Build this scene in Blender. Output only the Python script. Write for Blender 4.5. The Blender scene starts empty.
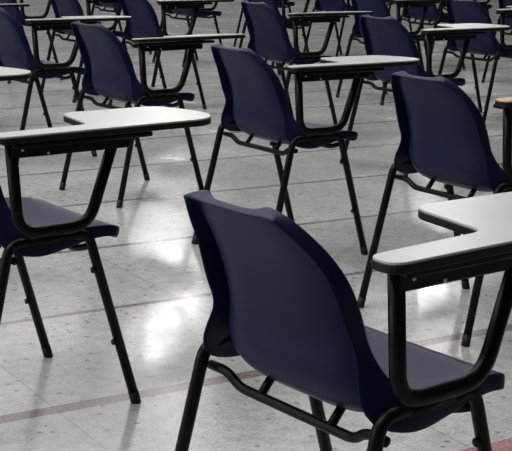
import bpy, bmesh, math
from mathutils import Vector, Matrix

scene = bpy.context.scene
COL = scene.collection
PI = math.pi

# ------------------------------------------------------------------ materials
def new_mat(name):
    m = bpy.data.materials.new(name)
    m.use_nodes = True
    nt = m.node_tree
    return m, nt, nt.nodes['Principled BSDF']

def noise_bump(nt, bsdf, scale, strength, dist=0.001):
    tc = nt.nodes.new('ShaderNodeTexCoord')
    n = nt.nodes.new('ShaderNodeTexNoise')
    n.inputs['Scale'].default_value = scale
    n.inputs['Detail'].default_value = 3
    b = nt.nodes.new('ShaderNodeBump')
    b.inputs['Strength'].default_value = strength
    b.inputs['Distance'].default_value = dist
    nt.links.new(tc.outputs['Object'], n.inputs['Vector'])
    nt.links.new(n.outputs['Fac'], b.inputs['Height'])
    nt.links.new(b.outputs['Normal'], bsdf.inputs['Normal'])
    return tc, n

def simple(name, col, rough, metallic=0.0, spec=0.5, var=0.12, scale=14, bump=0.05):
    m, nt, b = new_mat(name)
    b.inputs['Roughness'].default_value = rough
    b.inputs['Metallic'].default_value = metallic
    b.inputs['Specular IOR Level'].default_value = spec
    tc, n = noise_bump(nt, b, 160, bump)
    n2 = nt.nodes.new('ShaderNodeTexNoise')
    n2.inputs['Scale'].default_value = scale
    n2.inputs['Detail'].default_value = 4
    r = nt.nodes.new('ShaderNodeValToRGB')
    r.color_ramp.elements[0].position = 0.3
    r.color_ramp.elements[1].position = 0.7
    r.color_ramp.elements[0].color = [c * (1 - var) for c in col] + [1]
    r.color_ramp.elements[1].color = [c * (1 + var) for c in col] + [1]
    nt.links.new(tc.outputs['Object'], n2.inputs['Vector'])
    nt.links.new(n2.outputs['Fac'], r.inputs['Fac'])
    nt.links.new(r.outputs['Color'], b.inputs['Base Color'])
    return m

M_SHELL = simple('navy_plastic', (0.0085, 0.0104, 0.042), 0.40, spec=0.14, var=0.10, scale=9, bump=0.08)
M_METAL = simple('black_metal', (0.003, 0.003, 0.003), 0.36, spec=0.14, var=0.2)
M_RUBBER = simple('black_rubber', (0.008, 0.008, 0.008), 0.6, spec=0.3)
M_EDGE = simple('black_edging', (0.006, 0.006, 0.006), 0.45, spec=0.2)
M_TABLET = simple('white_laminate', (0.46, 0.46, 0.44), 0.33, spec=0.5, var=0.03, scale=5, bump=0.02)

M_BOLT = simple('zinc_bolt', (0.55, 0.55, 0.55), 0.35, metallic=0.6)

def wood_mat():
    m, nt, b = new_mat('wood_laminate')
    b.inputs['Roughness'].default_value = 0.4
    tc = nt.nodes.new('ShaderNodeTexCoord')
    mp = nt.nodes.new('ShaderNodeMapping')
    mp.inputs['Scale'].default_value = (2, 26, 1)
    n = nt.nodes.new('ShaderNodeTexNoise')
    n.inputs['Scale'].default_value = 3
    n.inputs['Detail'].default_value = 5
    r = nt.nodes.new('ShaderNodeValToRGB')
    r.color_ramp.elements[0].color = (0.40, 0.24, 0.11, 1)
    r.color_ramp.elements[1].color = (0.66, 0.46, 0.26, 1)
    nt.links.new(tc.outputs['Object'], mp.inputs['Vector'])
    nt.links.new(mp.outputs['Vector'], n.inputs['Vector'])
    nt.links.new(n.outputs['Fac'], r.inputs['Fac'])
    nt.links.new(r.outputs['Color'], b.inputs['Base Color'])
    return m
M_WOOD = wood_mat()

FLOOR_ANG = math.radians(31.5)

def floor_mat():
    m, nt, b = new_mat('terrazzo_tiles')
    N, L = nt.nodes.new, nt.links.new
    def math_node(op, a, bb=None, clamp=False):
        n = N('ShaderNodeMath'); n.operation = op; n.use_clamp = clamp
        for i, v in enumerate((a, bb)):
            if v is None: continue
            if isinstance(v, (int, float)): n.inputs[i].default_value = v
            else: L(v, n.inputs[i])
        return n.outputs[0]
    def mix(fac, a, bcol):
        n = N('ShaderNodeMix'); n.data_type = 'RGBA'
        if isinstance(fac, (int, float)): n.inputs[0].default_value = fac
        else: L(fac, n.inputs[0])
        for i, v in ((6, a), (7, bcol)):
            if isinstance(v, tuple): n.inputs[i].default_value = v
            else: L(v, n.inputs[i])
        return n.outputs[2]
    def ramp(fac, p0, c0, p1, c1):
        r = N('ShaderNodeValToRGB')
        r.color_ramp.elements[0].position = p0; r.color_ramp.elements[0].color = c0
        r.color_ramp.elements[1].position = p1; r.color_ramp.elements[1].color = c1
        L(fac, r.inputs['Fac'])
        return r.outputs['Color']
    tc = N('ShaderNodeTexCoord')
    sep = N('ShaderNodeSeparateXYZ'); L(tc.outputs['Object'], sep.inputs[0])
    px, py = sep.outputs[0], sep.outputs[1]
    # base terrazzo
    n1 = N('ShaderNodeTexNoise'); n1.inputs['Scale'].default_value = 1.3; n1.inputs['Detail'].default_value = 5
    L(tc.outputs['Object'], n1.inputs['Vector'])
    base = ramp(n1.outputs['Fac'], 0.3, (0.385, 0.383, 0.378, 1), 0.7, (0.47, 0.468, 0.462, 1))
    n2 = N('ShaderNodeTexNoise'); n2.inputs['Scale'].default_value = 120; n2.inputs['Detail'].default_value = 6
    L(tc.outputs['Object'], n2.inputs['Vector'])
    chips = ramp(n2.outputs['Fac'], 0.35, (0.78, 0.78, 0.78, 1), 0.62, (1.1, 1.1, 1.1, 1))
    mu = N('ShaderNodeMix'); mu.data_type = 'RGBA'; mu.blend_type = 'MULTIPLY'; mu.inputs[0].default_value = 1
    L(base, mu.inputs[6]); L(chips, mu.inputs[7])
    n5 = N('ShaderNodeTexNoise'); n5.inputs['Scale'].default_value = 24; n5.inputs['Detail'].default_value = 6; n5.inputs['Roughness'].default_value = 0.7
    L(tc.outputs['Object'], n5.inputs['Vector'])
    mu4 = N('ShaderNodeMix'); mu4.data_type = 'RGBA'; mu4.blend_type = 'MULTIPLY'; mu4.inputs[0].default_value = 1
    L(mu.outputs[2], mu4.inputs[6]); L(ramp(n5.outputs['Fac'], 0.32, (0.76, 0.76, 0.76, 1), 0.6, (1.06, 1.06, 1.06, 1)), mu4.inputs[7])
    col = mu4.outputs[2]
    vo = N('ShaderNodeTexVoronoi'); vo.inputs['Scale'].default_value = 34
    L(tc.outputs['Object'], vo.inputs['Vector'])
    vs = N('ShaderNodeSeparateColor'); L(vo.outputs['Color'], vs.inputs[0])
    pick = math_node('GREATER_THAN', vs.outputs[0], 0.80)
    near = math_node('LESS_THAN', vo.outputs['Distance'], 0.27)
    col = mix(math_node('MULTIPLY', math_node('MULTIPLY', pick, near), 0.75), col, (0.15, 0.145, 0.14, 1))
    # per-tile tone
    S = 0.75
    q = math_node('DIVIDE', math_node('ADD', py, -0.66 + 0.75 * 10), S)      # across the bands
    p = math_node('DIVIDE', math_node('ADD', px, -1.96 + 0.75 * 20), S)
    cmb = N('ShaderNodeCombineXYZ')
    L(math_node('FLOOR', p), cmb.inputs[0]); L(math_node('FLOOR', q), cmb.inputs[1])
    wn = N('ShaderNodeTexWhiteNoise'); wn.noise_dimensions = '2D'; L(cmb.outputs[0], wn.inputs['Vector'])
    tone = ramp(wn.outputs['Value'], 0.0, (0.93, 0.93, 0.93, 1), 1.0, (1.04, 1.04, 1.04, 1))
    mu2 = N('ShaderNodeMix'); mu2.data_type = 'RGBA'; mu2.blend_type = 'MULTIPLY'; mu2.inputs[0].default_value = 1
    L(col, mu2.inputs[6]); L(tone, mu2.inputs[7])
    col = mu2.outputs[2]
    # thin cross joints and broad reddish strips
    fp = math_node('ABSOLUTE', math_node('ADD', math_node('FRACT', math_node('ADD', p, 0.5)), -0.5))
    jt = math_node('LESS_THAN', fp, 0.0035)
    col = mix(math_node('MULTIPLY', jt, 0.55), col, (0.2, 0.19, 0.18, 1))
    fq = math_node('ABSOLUTE', math_node('ADD', math_node('FRACT', math_node('ADD', q, 0.5)), -0.5))
    n3 = N('ShaderNodeTexNoise'); n3.inputs['Scale'].default_value = 3.1; n3.inputs['Detail'].default_value = 8
    L(tc.outputs['Object'], n3.inputs['Vector'])
    qi = math_node('FLOOR', math_node('ADD', q, 0.5))
    near1 = math_node('COMPARE', qi, 13.0); near0 = math_node('COMPARE', qi, 12.0)
    far = math_node('GREATER_THAN', qi, 14.5)
    half = math_node('ADD', math_node('ADD', 0.019, math_node('MULTIPLY', near1, 0.015)), math_node('MULTIPLY', near0, 0.06))
    band = math_node('LESS_THAN', fq, half)
    strip = mix(near0, mix(far, (0.145, 0.088, 0.082, 1), (0.13, 0.115, 0.11, 1)), (0.33, 0.085, 0.10, 1))
    wear = ramp(n3.outputs['Fac'], 0.34, (0.6, 0.6, 0.6, 1), 0.6, (0.95, 0.95, 0.95, 1))
    mu3 = N('ShaderNodeMix'); mu3.data_type = 'RGBA'; mu3.blend_type = 'MULTIPLY'; mu3.inputs[0].default_value = 1
    L(strip, mu3.inputs[6]); L(ramp(n2.outputs['Fac'], 0.33, (0.45, 0.45, 0.45, 1), 0.66, (1.5, 1.5, 1.5, 1)), mu3.inputs[7])
    col = mix(math_node('MULTIPLY', band, wear), col, mu3.outputs[2])
    L(col, b.inputs['Base Color'])
    # polish: uneven gloss and slight waviness
    n4 = N('ShaderNodeTexNoise'); n4.inputs['Scale'].default_value = 3.2; n4.inputs['Detail'].default_value = 3
    L(tc.outputs['Object'], n4.inputs['Vector'])
    rg = N('ShaderNodeMapRange')
    rg.inputs['From Min'].default_value = 0.3; rg.inputs['From Max'].default_value = 0.7
    rg.inputs['To Min'].default_value = 0.13; rg.inputs['To Max'].default_value = 0.28
    L(n4.outputs['Fac'], rg.inputs['Value']); L(rg.outputs['Result'], b.inputs['Roughness'])
    bp = N('ShaderNodeBump'); bp.inputs['Strength'].default_value = 0.12; bp.inputs['Distance'].default_value = 0.01
    L(n4.outputs['Fac'], bp.inputs['Height']); L(bp.outputs['Normal'], b.inputs['Normal'])
    b.inputs['Specular IOR Level'].default_value = 0.4
    return m
M_FLOOR = floor_mat()
M_WALL = simple('painted_plaster', (0.35, 0.35, 0.34), 0.8, spec=0.2, var=0.08, scale=1.5)

def emit_mat(name, col, strength):
    m, nt, b = new_mat(name)
    b.inputs['Base Color'].default_value = (0.8, 0.85, 0.9, 1)
    b.inputs['Emission Color'].default_value = (*col, 1)
    b.inputs['Emission Strength'].default_value = strength
    return m
M_PANE = emit_mat('daylit_glass', (1.0, 0.98, 0.95), 28.0)  # glows as daylight through the assumed far windows

# ------------------------------------------------------------------ mesh helpers
def finish(name, bm, mat, parent=None, smooth=True, mods=()):
    me = bpy.data.meshes.new(name)
    bmesh.ops.recalc_face_normals(bm, faces=bm.faces[:])
    bm.to_mesh(me); bm.free()
    for mt in (mat if isinstance(mat, (list, tuple)) else [mat]): me.materials.append(mt)
    if smooth:
        for p in me.polygons: p.use_smooth = True
    o = bpy.data.objects.new(name, me)
    COL.objects.link(o)
    if parent: o.parent = parent
    return o

def fillet3(pts, r, n=6):
    """round the inner corners of a 3D polyline"""
    pts = [Vector(p) for p in pts]
    out = [pts[0]]
    for i in range(1, len(pts) - 1):
        a, b, c = pts[i - 1], pts[i], pts[i + 1]
        rr = r[i] if isinstance(r, (list, tuple)) else r
        d = min(rr, (a - b).length * .49, (c - b).length * .49)
        p0 = b + (a - b).normalized() * d; p1 = b + (c - b).normalized() * d
        for k in range(n + 1):
            t = k / n
            out.append(p0 * (1 - t) ** 2 + b * 2 * t * (1 - t) + p1 * t * t)
    out.append(pts[-1])
    return out

def tube(bm, pts, rad, seg=12):
    pts = [Vector(p) for p in pts]
    rings = []
    T = (pts[1] - pts[0]).normalized()
    up = Vector((0, 1, 0)) if abs(T.y) < .9 else Vector((1, 0, 0))
    N = (up - T * up.dot(T)).normalized()
    for i, p in enumerate(pts):
        if i == 0: t = (pts[1] - pts[0]).normalized()
        elif i == len(pts) - 1: t = (pts[-1] - pts[-2]).normalized()
        else: t = ((pts[i + 1] - p).normalized() + (p - pts[i - 1]).normalized()).normalized()
        N = (N - t * N.dot(t)).normalized()
        B = t.cross(N)
        rings.append([bm.verts.new(p + (N * math.cos(2 * PI * k / seg) + B * math.sin(2 * PI * k / seg)) * rad) for k in range(seg)])
    for a, b in zip(rings, rings[1:]):
        for k in range(seg):
            bm.faces.new((a[k], a[(k + 1) % seg], b[(k + 1) % seg], b[k]))
    bm.faces.new(rings[0][::-1]); bm.faces.new(rings[-1])

def box(bm, c, s, rot=None):
    v = []
    for dx in (-1, 1):
        for dy in (-1, 1):
            for dz in (-1, 1):
                q = Vector((dx * s[0] / 2, dy * s[1] / 2, dz * s[2] / 2))
                if rot: q = rot @ q
                v.append(bm.verts.new(Vector(c) + q))
    for f in ((0, 1, 3, 2), (4, 6, 7, 5), (0, 4, 5, 1), (2, 3, 7, 6), (0, 2, 6, 4), (1, 5, 7, 3)):
        bm.faces.new([v[i] for i in f])

def rounded_outline(pts, n=6):
    out = []
    m = len(pts)
    for i in range(m):
        x, y, r = pts[i]
        b = Vector((x, y)); a = Vector(pts[i - 1][:2]); c = Vector(pts[(i + 1) % m][:2])
        d = min(r, (a - b).length * .49, (c - b).length * .49)
        p0 = b + (a - b).normalized() * d; p1 = b + (c - b).normalized() * d
        for k in range(n + 1):
            t = k / n
            out.append(p0 * (1 - t) ** 2 + b * 2 * t * (1 - t) + p1 * t * t)
    return out

def slab(bm, outline, z0, z1, grow=0.0, bev=0.0):
    """prism over an outline; optional grow (outwards) and bevelled top edge"""
    m = len(outline)
    area = sum(outline[i - 1].x * outline[i].y - outline[i].x * outline[i - 1].y for i in range(m))
    sgn = 1 if area > 0 else -1
    nor = []
    for i in range(m):
        t = outline[(i + 1) % m] - outline[i - 1]
        nor.append(Vector((t.y, -t.x)).normalized() * sgn)
    def ring(off, z): return [bm.verts.new((p.x + n.x * off, p.y + n.y * off, z)) for p, n in zip(outline, nor)]
    rings = [ring(grow - bev, z0), ring(grow, z0 + bev), ring(grow, z1 - bev), ring(grow - bev, z1)] if bev else [ring(grow, z0), ring(grow, z1)]
    for a, b in zip(rings, rings[1:]):
        for i in range(m):
            bm.faces.new((a[i], a[(i + 1) % m], b[(i + 1) % m], b[i]))
    bm.faces.new(rings[0][::-1]); bm.faces.new(rings[-1])

# ------------------------------------------------------------------ the chair (x forward, y to the sitter's left)
def interp(tab, s):
    """Catmull-Rom through rows of a table (s, values...)"""
    for i in range(len(tab) - 1):
        if s <= tab[i + 1][0] or i == len(tab) - 2:
            break
    p1, p2 = tab[i], tab[i + 1]
    p0 = tab[i - 1] if i else p1
    p3 = tab[i + 2] if i + 2 < len(tab) else p2
    h = p2[0] - p1[0]
    t = (s - p1[0]) / h
    out = []
    for k in range(1, len(p1)):
        m1 = (p2[k] - p0[k]) / (p2[0] - p0[0]) * h
        m2 = (p3[k] - p1[k]) / (p3[0] - p1[0]) * h
        out.append((2 * t ** 3 - 3 * t ** 2 + 1) * p1[k] + (t ** 3 - 2 * t ** 2 + t) * m1 + (-2 * t ** 3 + 3 * t ** 2) * p2[k] + (t ** 3 - t ** 2) * m2)
    return out

#          x      z     halfwidth dish  flange
PROF = [(-.201, .771, .136, .014, .025),
        (-.170, .734, .144, .018, .026),
        (-.139, .698, .157, .026, .031),
        (-.110, .655, .166, .034, .039),
        (-.087, .600, .170, .038, .042),
        (-.074, .550, .176, .040, .036),
        (-.052, .504, .202, .064, .078),
        (-.016, .478, .221, .064, .062),
        (.055, .470, .217, .038, .044),
        (.125, .470, .210, .030, .032),
        (.190, .465, .203, .012, .026),
        (.224, .455, .199, .003, .024),
        (.242, .440, .195, .000, .022)]

def make_shell(parent):
    # arc-length parametrisation
    tab = []; s = 0
    for i, r in enumerate(PROF):
        if i: s += math.hypot(r[0] - PROF[i - 1][0], r[1] - PROF[i - 1][1])
        tab.append((s, *r))
    total = s
    rt, rf = .068, .05                         # corner radii at the top and at the front
    ss = [0, .002, .006, .014, .027, .045, .068]
    k = 26
    ss += [.068 + (total - .068 - .05) * i / k for i in range(1, k + 1)]
    ss += [total - .035, total - .02, total - .009, total - .003, total]
    bm = bmesh.new()
    nt_ = 17
    POW = 4.5
    grid = []; info = []
    for s in ss:
        x, z, w, dish, fl = interp(tab, s)
        e = 1e-3
        a = interp(tab, max(0, s - e)); b = interp(tab, min(total, s + e))
        T = Vector((b[0] - a[0], 0, b[1] - a[1])).normalized()
        n = Vector((T.z, 0, -T.x))
        if s < rt: w = w - rt + math.sqrt(max(0, rt * rt - (rt - s) ** 2))
        if total - s < rf: w = w - rf + math.sqrt(max(0, rf * rf - (rf - (total - s)) ** 2))
        row = []
        for j in range(nt_):
            t = -1 + 2 * j / (nt_ - 1)
            t = math.sin(t * PI / 2) * .5 + t * .5
            p = Vector((x, w * t, z)) + n * dish * (1 - abs(t) ** POW)
            row.append(bm.verts.new(p))
        grid.append(row); info.append((T, n, fl, (.116 + (.158 - .116) * s / rt if s < rt else w + .006), w, [dish * (1 - abs(math.sin(PI / 2 * u) * .5 + u * .5) ** POW) for u in [-1 + 2 * j / (nt_ - 1) for j in range(nt_)]]))
    R = len(grid)
    for i in range(R - 1):
        for j in range(nt_ - 1):
            bm.faces.new((grid[i][j], grid[i][j + 1], grid[i + 1][j + 1], grid[i + 1][j]))
    # rolled rim round the whole outline
    loop = [(0, j) for j in range(nt_)] + [(i, nt_ - 1) for i in range(1, R)] + [(R - 1, j) for j in range(nt_ - 2, -1, -1)] + [(i, 0) for i in range(R - 2, 0, -1)]
    base = [grid[i][j] for i, j in loop]
    m = len(loop)
    rings = [base]
    outs = []
    for q, (i, j) in enumerate(loop):
        T, n, fl, wf, w, dd = info[i]
        d = base[(q + 1) % m].co - base[q - 1].co
        o = d.cross(n)
        o = o.normalized() if o.length > 1e-9 else Vector((0, 0, 0))
        if o.dot(base[q].co - Vector((0.02, 0, .55))) < 0: o = -o
        outs.append(o)
    for f_n, f_o in ((.08, .22), (.34, .55), (.70, .85), (1.0, 1.0)):
        ring = []
        for q, (i, j) in enumerate(loop):
            T, n, fl, wf, w, dd = info[i]
            ring.append(bm.verts.new(base[q].co + n * max(fl - dd[j], .014) * f_n + (Vector((0, base[q].co.y / w * (wf - w) * f_o, 0)) if i < R - 6 else outs[q] * .008 * f_o) + (-T * .004 * f_o if i == 0 else Vector((0, 0, 0)))))
        rings.append(ring)
    for a, b in zip(rings, rings[1:]):
        for q in range(m):
            bm.faces.new((a[q], a[(q + 1) % m], b[(q + 1) % m], b[q]))
    o = finish('seat_shell', bm, M_SHELL, parent)
    sm = o.modifiers.new('thickness', 'SOLIDIFY'); sm.thickness = .004; sm.offset = 0
    sb = o.modifiers.new('smooth', 'SUBSURF'); sb.levels = 1; sb.render_levels = 1
    return o

TABLET = [(-.142, -.292, .03), (.44, -.282, .05), (.492, -.20, .04), (.478, -.11, .03), (.445, -.022, .03),
          (.165, -.012, .045), (.128, -.212, .03), (-.142, -.228, .03)]

LEG_R = .0122
REAR_FOOT, FRONT_FOOT = (-.203, .238), (.255, .223)
REAR_TOP, FRONT_TOP = (-.093, .225, .457), (.121, .219, .457)

def make_chair():
    root = bpy.data.objects.new('tablet_arm_chair', None)
    COL.objects.link(root)
    shell = make_shell(root)
    for y in (-.09, .09):
        bm = bmesh.new()
        tube(bm, [(-.050, y, .425), (-.074, y, .396)], .008, 8)
        finish('mounting_boss', bm, M_METAL, shell)
    for side in (1, -1):
        # rear leg and front leg each bend forward / backward into the side rail
        rx, ry = REAR_FOOT; fx, fy = FRONT_FOOT
        rt = Vector((REAR_TOP[0], REAR_TOP[1] * side, REAR_TOP[2])); ft = Vector((FRONT_TOP[0], FRONT_TOP[1] * side, FRONT_TOP[2]))
        mid = (rt + ft) / 2
        for foot, top in ((Vector((rx, ry * side, 0)), rt), (Vector((fx, fy * side, 0)), ft)):
            bm = bmesh.new()
            up = (top - foot).normalized()
            tube(bm, fillet3([foot + up * .014, top, top + (mid - top) * .55], .03), LEG_R)
            leg = finish('leg', bm, M_METAL, root)
            bm = bmesh.new()
            tube(bm, [(foot.x, foot.y, .0), foot + up * .012, foot + up * .034], LEG_R + .0009)
            finish('foot_cap', bm, M_RUBBER, leg)
            if foot.x > 0:
                for fr in (.62, .2):
                    bm = bmesh.new()
                    c = top + (foot - top) * fr + Vector((-.0135, 0, -.002))
                    tube(bm, [c + Vector((.004, 0, 0)), c + Vector((-.001, 0, 0)), c + Vector((-.004, 0, 0))], .008, 8)
                    finish('stacking_bumper', bm, M_RUBBER, leg)
        bm = bmesh.new()
        tube(bm, [rt + (mid - rt) * .5, ft + (mid - ft) * .5], LEG_R)
        finish('side_rail', bm, M_METAL, root)
    # rear cross rail: cranked down in the middle
    bm = bmesh.new()
    z0 = .416
    tube(bm, fillet3([(-.080, .226, z0), (-.078, .178, z0), (-.074, .148, z0 - .022), (-.074, -.148, z0 - .022), (-.078, -.178, z0), (-.080, -.226, z0)], .022), .0088)
    finish('rear_cross_rail', bm, M_METAL, root)
    bm = bmesh.new()
    z0 = .428
    tube(bm, fillet3([(.135, .219, z0), (.12, .17, z0 - .02), (.12, -.17, z0 - .02), (.135, -.219, z0)], .03), .0085)
    finish('front_cross_rail', bm, M_METAL, root)
    # the U-shaped tablet frame on the sitter's right
    bm = bmesh.new()
    y = -.246
    tube(bm, fillet3([(-.095, y, .694), (-.079, y, .484), (.108, y + .002, .483), (.181, y, .694)], [0, .05, .05, 0], 8), .0138)
    finish('tablet_post', bm, M_METAL, root)
    bm = bmesh.new()
    box(bm, (.058, y, .677), (.316, .03, .028))
    box(bm, (.085, y + .012, .693), (.37, .085, .012))
    bmesh.ops.bevel(bm, geom=bm.edges[:], offset=.003, segments=1, affect='EDGES')
    bracket = finish('tablet_bracket', bm, M_METAL, root, smooth=False)
    for x, z in ((-.074, .682), (-.008, .670)):
        bm = bmesh.new()
        tube(bm, [(x, y - .013, z), (x, y - .0165, z), (x, y - .0175, z)], .0036, 8)
        finish('bolt', bm, M_BOLT, bracket)
    ol = rounded_outline(TABLET)
    bm = bmesh.new()
    slab(bm, ol, .7145, .7195, grow=-.001, bev=.001)
    top = finish('writing_tablet', bm, M_TABLET, root, smooth=False)
    bm = bmesh.new()
    slab(bm, ol, .7015, .7155, grow=.0008, bev=.0015)
    finish('edge_band', bm, M_EDGE, top, smooth=False)
    root['category'] = 'chair'
    return root

def copy_tree(o, parent=None):
    c = o.copy(); COL.objects.link(c)
    if parent: c.parent = parent
    for ch in list(o.children): copy_tree(ch, c)
    return c

GROUP = 'tablet-arm chairs set out in rows for an exam'
CHAIRS = [
    # x, y, yaw, label
    (.1275, 2.1308, .674, 'large navy tablet-arm chair nearest the viewer, its whole back filling the lower middle'),
    (-.6333, 3.1927, .670, 'chair at the left edge with white tablet and seat front showing, back cut off'),
    (.0709, 4.8301, .614, 'navy chair directly behind the nearest chair, shown whole from back top to front foot'),
    (.6417, 4.0092, .628, 'bright navy chair at the right edge, the only one with a wood-coloured tablet'),
    (-.5783, 5.8488, .680, 'navy chair standing just behind the white tablet of the large left-edge chair'),
    (-1.1835, 6.8403, .630, 'navy chair at the upper left edge with its back half cut off'),
    (.135, 7.74, .60, 'navy chair behind the middle chair, its back just left of a thin dark tablet'),
    (.742, 6.67, .640, 'navy chair behind the right end of the middle white tablet'),
    (-.69, 8.76, .645, 'dark navy chair cut by the top edge, just above a thin tablet left of centre'),
    (-1.23, 9.24, .650, 'small dark chair behind the tablet of the far left chair, only lower back showing'),
    (-1.24, 4.11, .645, 'chair outside the left edge, its white tablet tip poking in over the floor'),
    (-1.88, 7.82, .645, 'chair outside the upper left corner, only its grey tablet tip showing there'),
    (-.63, 11.67, .645, 'distant dark chair at the top edge between two blue backs, front legs showing'),
    (.10, 10.59, .645, 'distant chair mostly hidden behind the navy back left of the thin dark tablet'),
    (.87, 9.42, .645, 'distant blue chair cut by the top edge, behind the navy chair right of centre'),
    (1.42, 8.50, .640, 'dark navy chair in the upper right, right behind a broad grey tablet'),
    (-1.86, 10.26, .645, 'distant chair in the upper left corner, only a front leg visible below a tablet'),
    (1.46, 11.67, .645, 'distant chair at the top edge between the blue chair and the upper right chair'),
    (.72, 12.49, .645, 'distant dark chair at the top edge above the thin dark tablet'),
    (-1.36, 12.55, .645, 'distant chair at the top edge with only thin legs, left of a cut-off back'),
    (.05, 13.4, .645, 'very distant chair at the top edge, glimpsed behind the uncut navy back in the centre'),
    (2.10, 10.55, .645, 'distant dark chair in the top right corner, just its back edge visible'),
    (1.33, 14.5, .645, 'farthest chair at the top edge right of centre, with only thin legs showing'),
    (2.05, 13.6, .645, 'farthest chair towards the top right, with only thin legs showing'),
]
TILT = {2: .018, 11: .06, 4: .075, 5: .035, 6: .06}
proto = make_chair()
for i, (x, y, w, lab) in enumerate(CHAIRS):
    c = proto if i == 0 else copy_tree(proto)
    c.location = (x, y, 0); c.rotation_euler = (0, 0, w)
    c['label'] = lab; c['category'] = 'chair'; c['group'] = GROUP
    tilt = TILT.get(i)
    if tilt:                                   # loose tablets that sag towards the sitter's side
        for ch in c.children:
            if ch.name.startswith(('writing_tablet', 'tablet_bracket')):
                ch.matrix_local = Matrix.Translation((0, -.28, .70)) @ Matrix.Rotation(-tilt, 4, 'X') @ Matrix.Translation((0, .28, -.70))
    if i == 3:
        for ch in c.children:
            if ch.name.startswith('writing_tablet'):
                ch.data = ch.data.copy(); ch.data.materials[0] = M_WOOD
                ch['label'] = 'light wood-coloured tablet'

# ------------------------------------------------------------------ the hall
bm = bmesh.new()
box(bm, (0, 0, -.05), (60, 60, .1))
fl = finish('floor', bm, M_FLOOR, smooth=False)
fl.location = (0, 12, 0); fl['kind'] = 'structure'
# pattern axes: rotate the slab so its own x runs along the strips, and keep the joint offsets
fl.rotation_euler = (0, 0, FLOOR_ANG)
cA, sA = math.cos(FLOOR_ANG), math.sin(FLOOR_ANG)
# put the slab's origin at the world origin so object coordinates are measured from there
fl.location = (0, 0, 0)
for v in fl.data.vertices: v.co += Vector((cA * 0 + sA * 12, cA * 12, 0))

def wall_pt(s, z, depth=0.0):
    """far wall: runs along the strips; s metres along it, depth towards the hall"""
    n = Vector((sA, -cA, 0))
    return Vector((0, WALL_Y, 0)) + Vector((cA, sA, 0)) * s + n * depth + Vector((0, 0, z))
WALL_Y = 30.0
WINDOWS = []   # (s0, s1, z0, z1)
def reflect_to_wall(u, v):
    f, p, r, H = 1324.464, .2213, .0196, 1.1801
    a, b = u - 256, v - 225.5
    uu = math.cos(r) * a + math.sin(r) * b; vv = -math.sin(r) * a + math.cos(r) * b
    d = Vector((uu / f, math.cos(p) - vv / f * math.sin(p), -math.sin(p) - vv / f * math.cos(p)))
    t = -H / d.z
    g = Vector((0, 0, H)) + d * t; d.z = -d.z
    n = Vector((sA, -cA, 0))
    k = (Vector((0, WALL_Y, 0)) - g).dot(n) / d.dot(n)
    h = g + d * k
    return (h - Vector((0, WALL_Y, 0))).dot(Vector((cA, sA, 0))), h.z
for (u0, v0, u1, v1) in ((140, 292, 192, 345), (418, 268, 462, 316)):  # image-pixel boxes of floor glare; the unseen windows are assumed from them
    s0, za = reflect_to_wall(u0, (v0 + v1) / 2); s1, zb = reflect_to_wall(u1, (v0 + v1) / 2)
    _, z0 = reflect_to_wall((u0 + u1) / 2, v0); _, z1 = reflect_to_wall((u0 + u1) / 2, v1)
    WINDOWS.append((s0, s1, z0, z1))
WINDOWS.sort()
print('WINDOWS', WINDOWS)
ROT = Matrix.Rotation(FLOOR_ANG, 3, 'Z')
WH, WT = 11.0, .3
def wall_box(bm, s0, s1, z0, z1, d0=-WT, d1=0.0):
    if s1 - s0 < 1e-4 or z1 - z0 < 1e-4: return
    box(bm, wall_pt((s0 + s1) / 2, (z0 + z1) / 2, (d0 + d1) / 2), (s1 - s0, d1 - d0, z1 - z0), ROT)
bm = bmesh.new()
cur = -30.0
for s0, s1, z0, z1 in WINDOWS:
    wall_box(bm, cur, s0, 0, WH)
    wall_box(bm, s0, s1, 0, z0); wall_box(bm, s0, s1, z1, WH)
    cur = s1
wall_box(bm, cur, 30.0, 0, WH)
w = finish('wall_back', bm, M_WALL, smooth=False); w['kind'] = 'structure'
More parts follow.
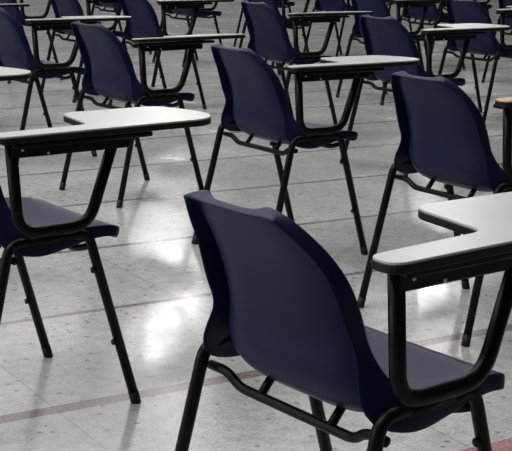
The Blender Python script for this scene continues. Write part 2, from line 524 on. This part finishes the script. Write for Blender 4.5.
for k, (s0, s1, z0, z1) in enumerate(WINDOWS):
    bm = bmesh.new()
    wall_box(bm, s0, s1, z0, z1, -.16, -.14)
    o = finish('window_%d' % (k + 1), bm, M_PANE, smooth=False); o['kind'] = 'structure'  # assumed window, out of view, with a glowing pane

# ------------------------------------------------------------------ light
wd = bpy.data.worlds.new('hall_light'); scene.world = wd; wd.use_nodes = True
bg = wd.node_tree.nodes['Background']
bg.inputs['Color'].default_value = (.95, .97, 1, 1); bg.inputs['Strength'].default_value = .07

def area(name, loc, target, sx, sy, energy, col=(1, 1, 1)):
    l = bpy.data.lights.new(name, 'AREA'); l.shape = 'RECTANGLE'; l.size = sx; l.size_y = sy; l.energy = energy; l.color = col
    o = bpy.data.objects.new(name, l); COL.objects.link(o)
    o.location = loc
    o.rotation_euler = (Vector(target) - Vector(loc)).to_track_quat('-Z', 'Y').to_euler()
    return o
area('ceiling_lamp', (-2.5, 8.0, 6.5), (-1.0, 8.0, 0), 6, 12, 640, (1, .99, .98))  # unseen overhead panel, added to light the floor softly from above left
area('ceiling_lamp', (-1.0, 19.0, 6.5), (0, 19.0, 0), 12, 8, 430, (1, .99, .98))  # added fill with no real fixture, lifts the distant floor
area('ceiling_lamp', (-2.5, 2.0, 5.0), (-.3, 2.6, 0), 4, 4, 275, (1, .99, .98))  # extra unseen fill, added to brighten the floor at the front
area('window_daylight', (-11, 1.0, 3.2), (0, 5.0, .6), 9, 2.6, 350, (.93, .96, 1))  # added lamp, no window stands here; light from the left is assumed

# ------------------------------------------------------------------ camera
cam = bpy.data.cameras.new('camera')
cam.sensor_fit = 'HORIZONTAL'; cam.sensor_width = 36; cam.lens = 1324.464 / 512 * 36
cam.clip_end = 200
co = bpy.data.objects.new('camera', cam); COL.objects.link(co)
co.matrix_world = Matrix.Translation((0, 0, 1.1801)) @ Matrix.Rotation(PI / 2 - .2213, 4, 'X') @ Matrix.Rotation(.0196, 4, 'Z')
scene.camera = co
scene.view_settings.view_transform = 'Standard'
scene.view_settings.look = 'None'
scene.view_settings.gamma = 1
scene.view_settings.exposure = -0.1
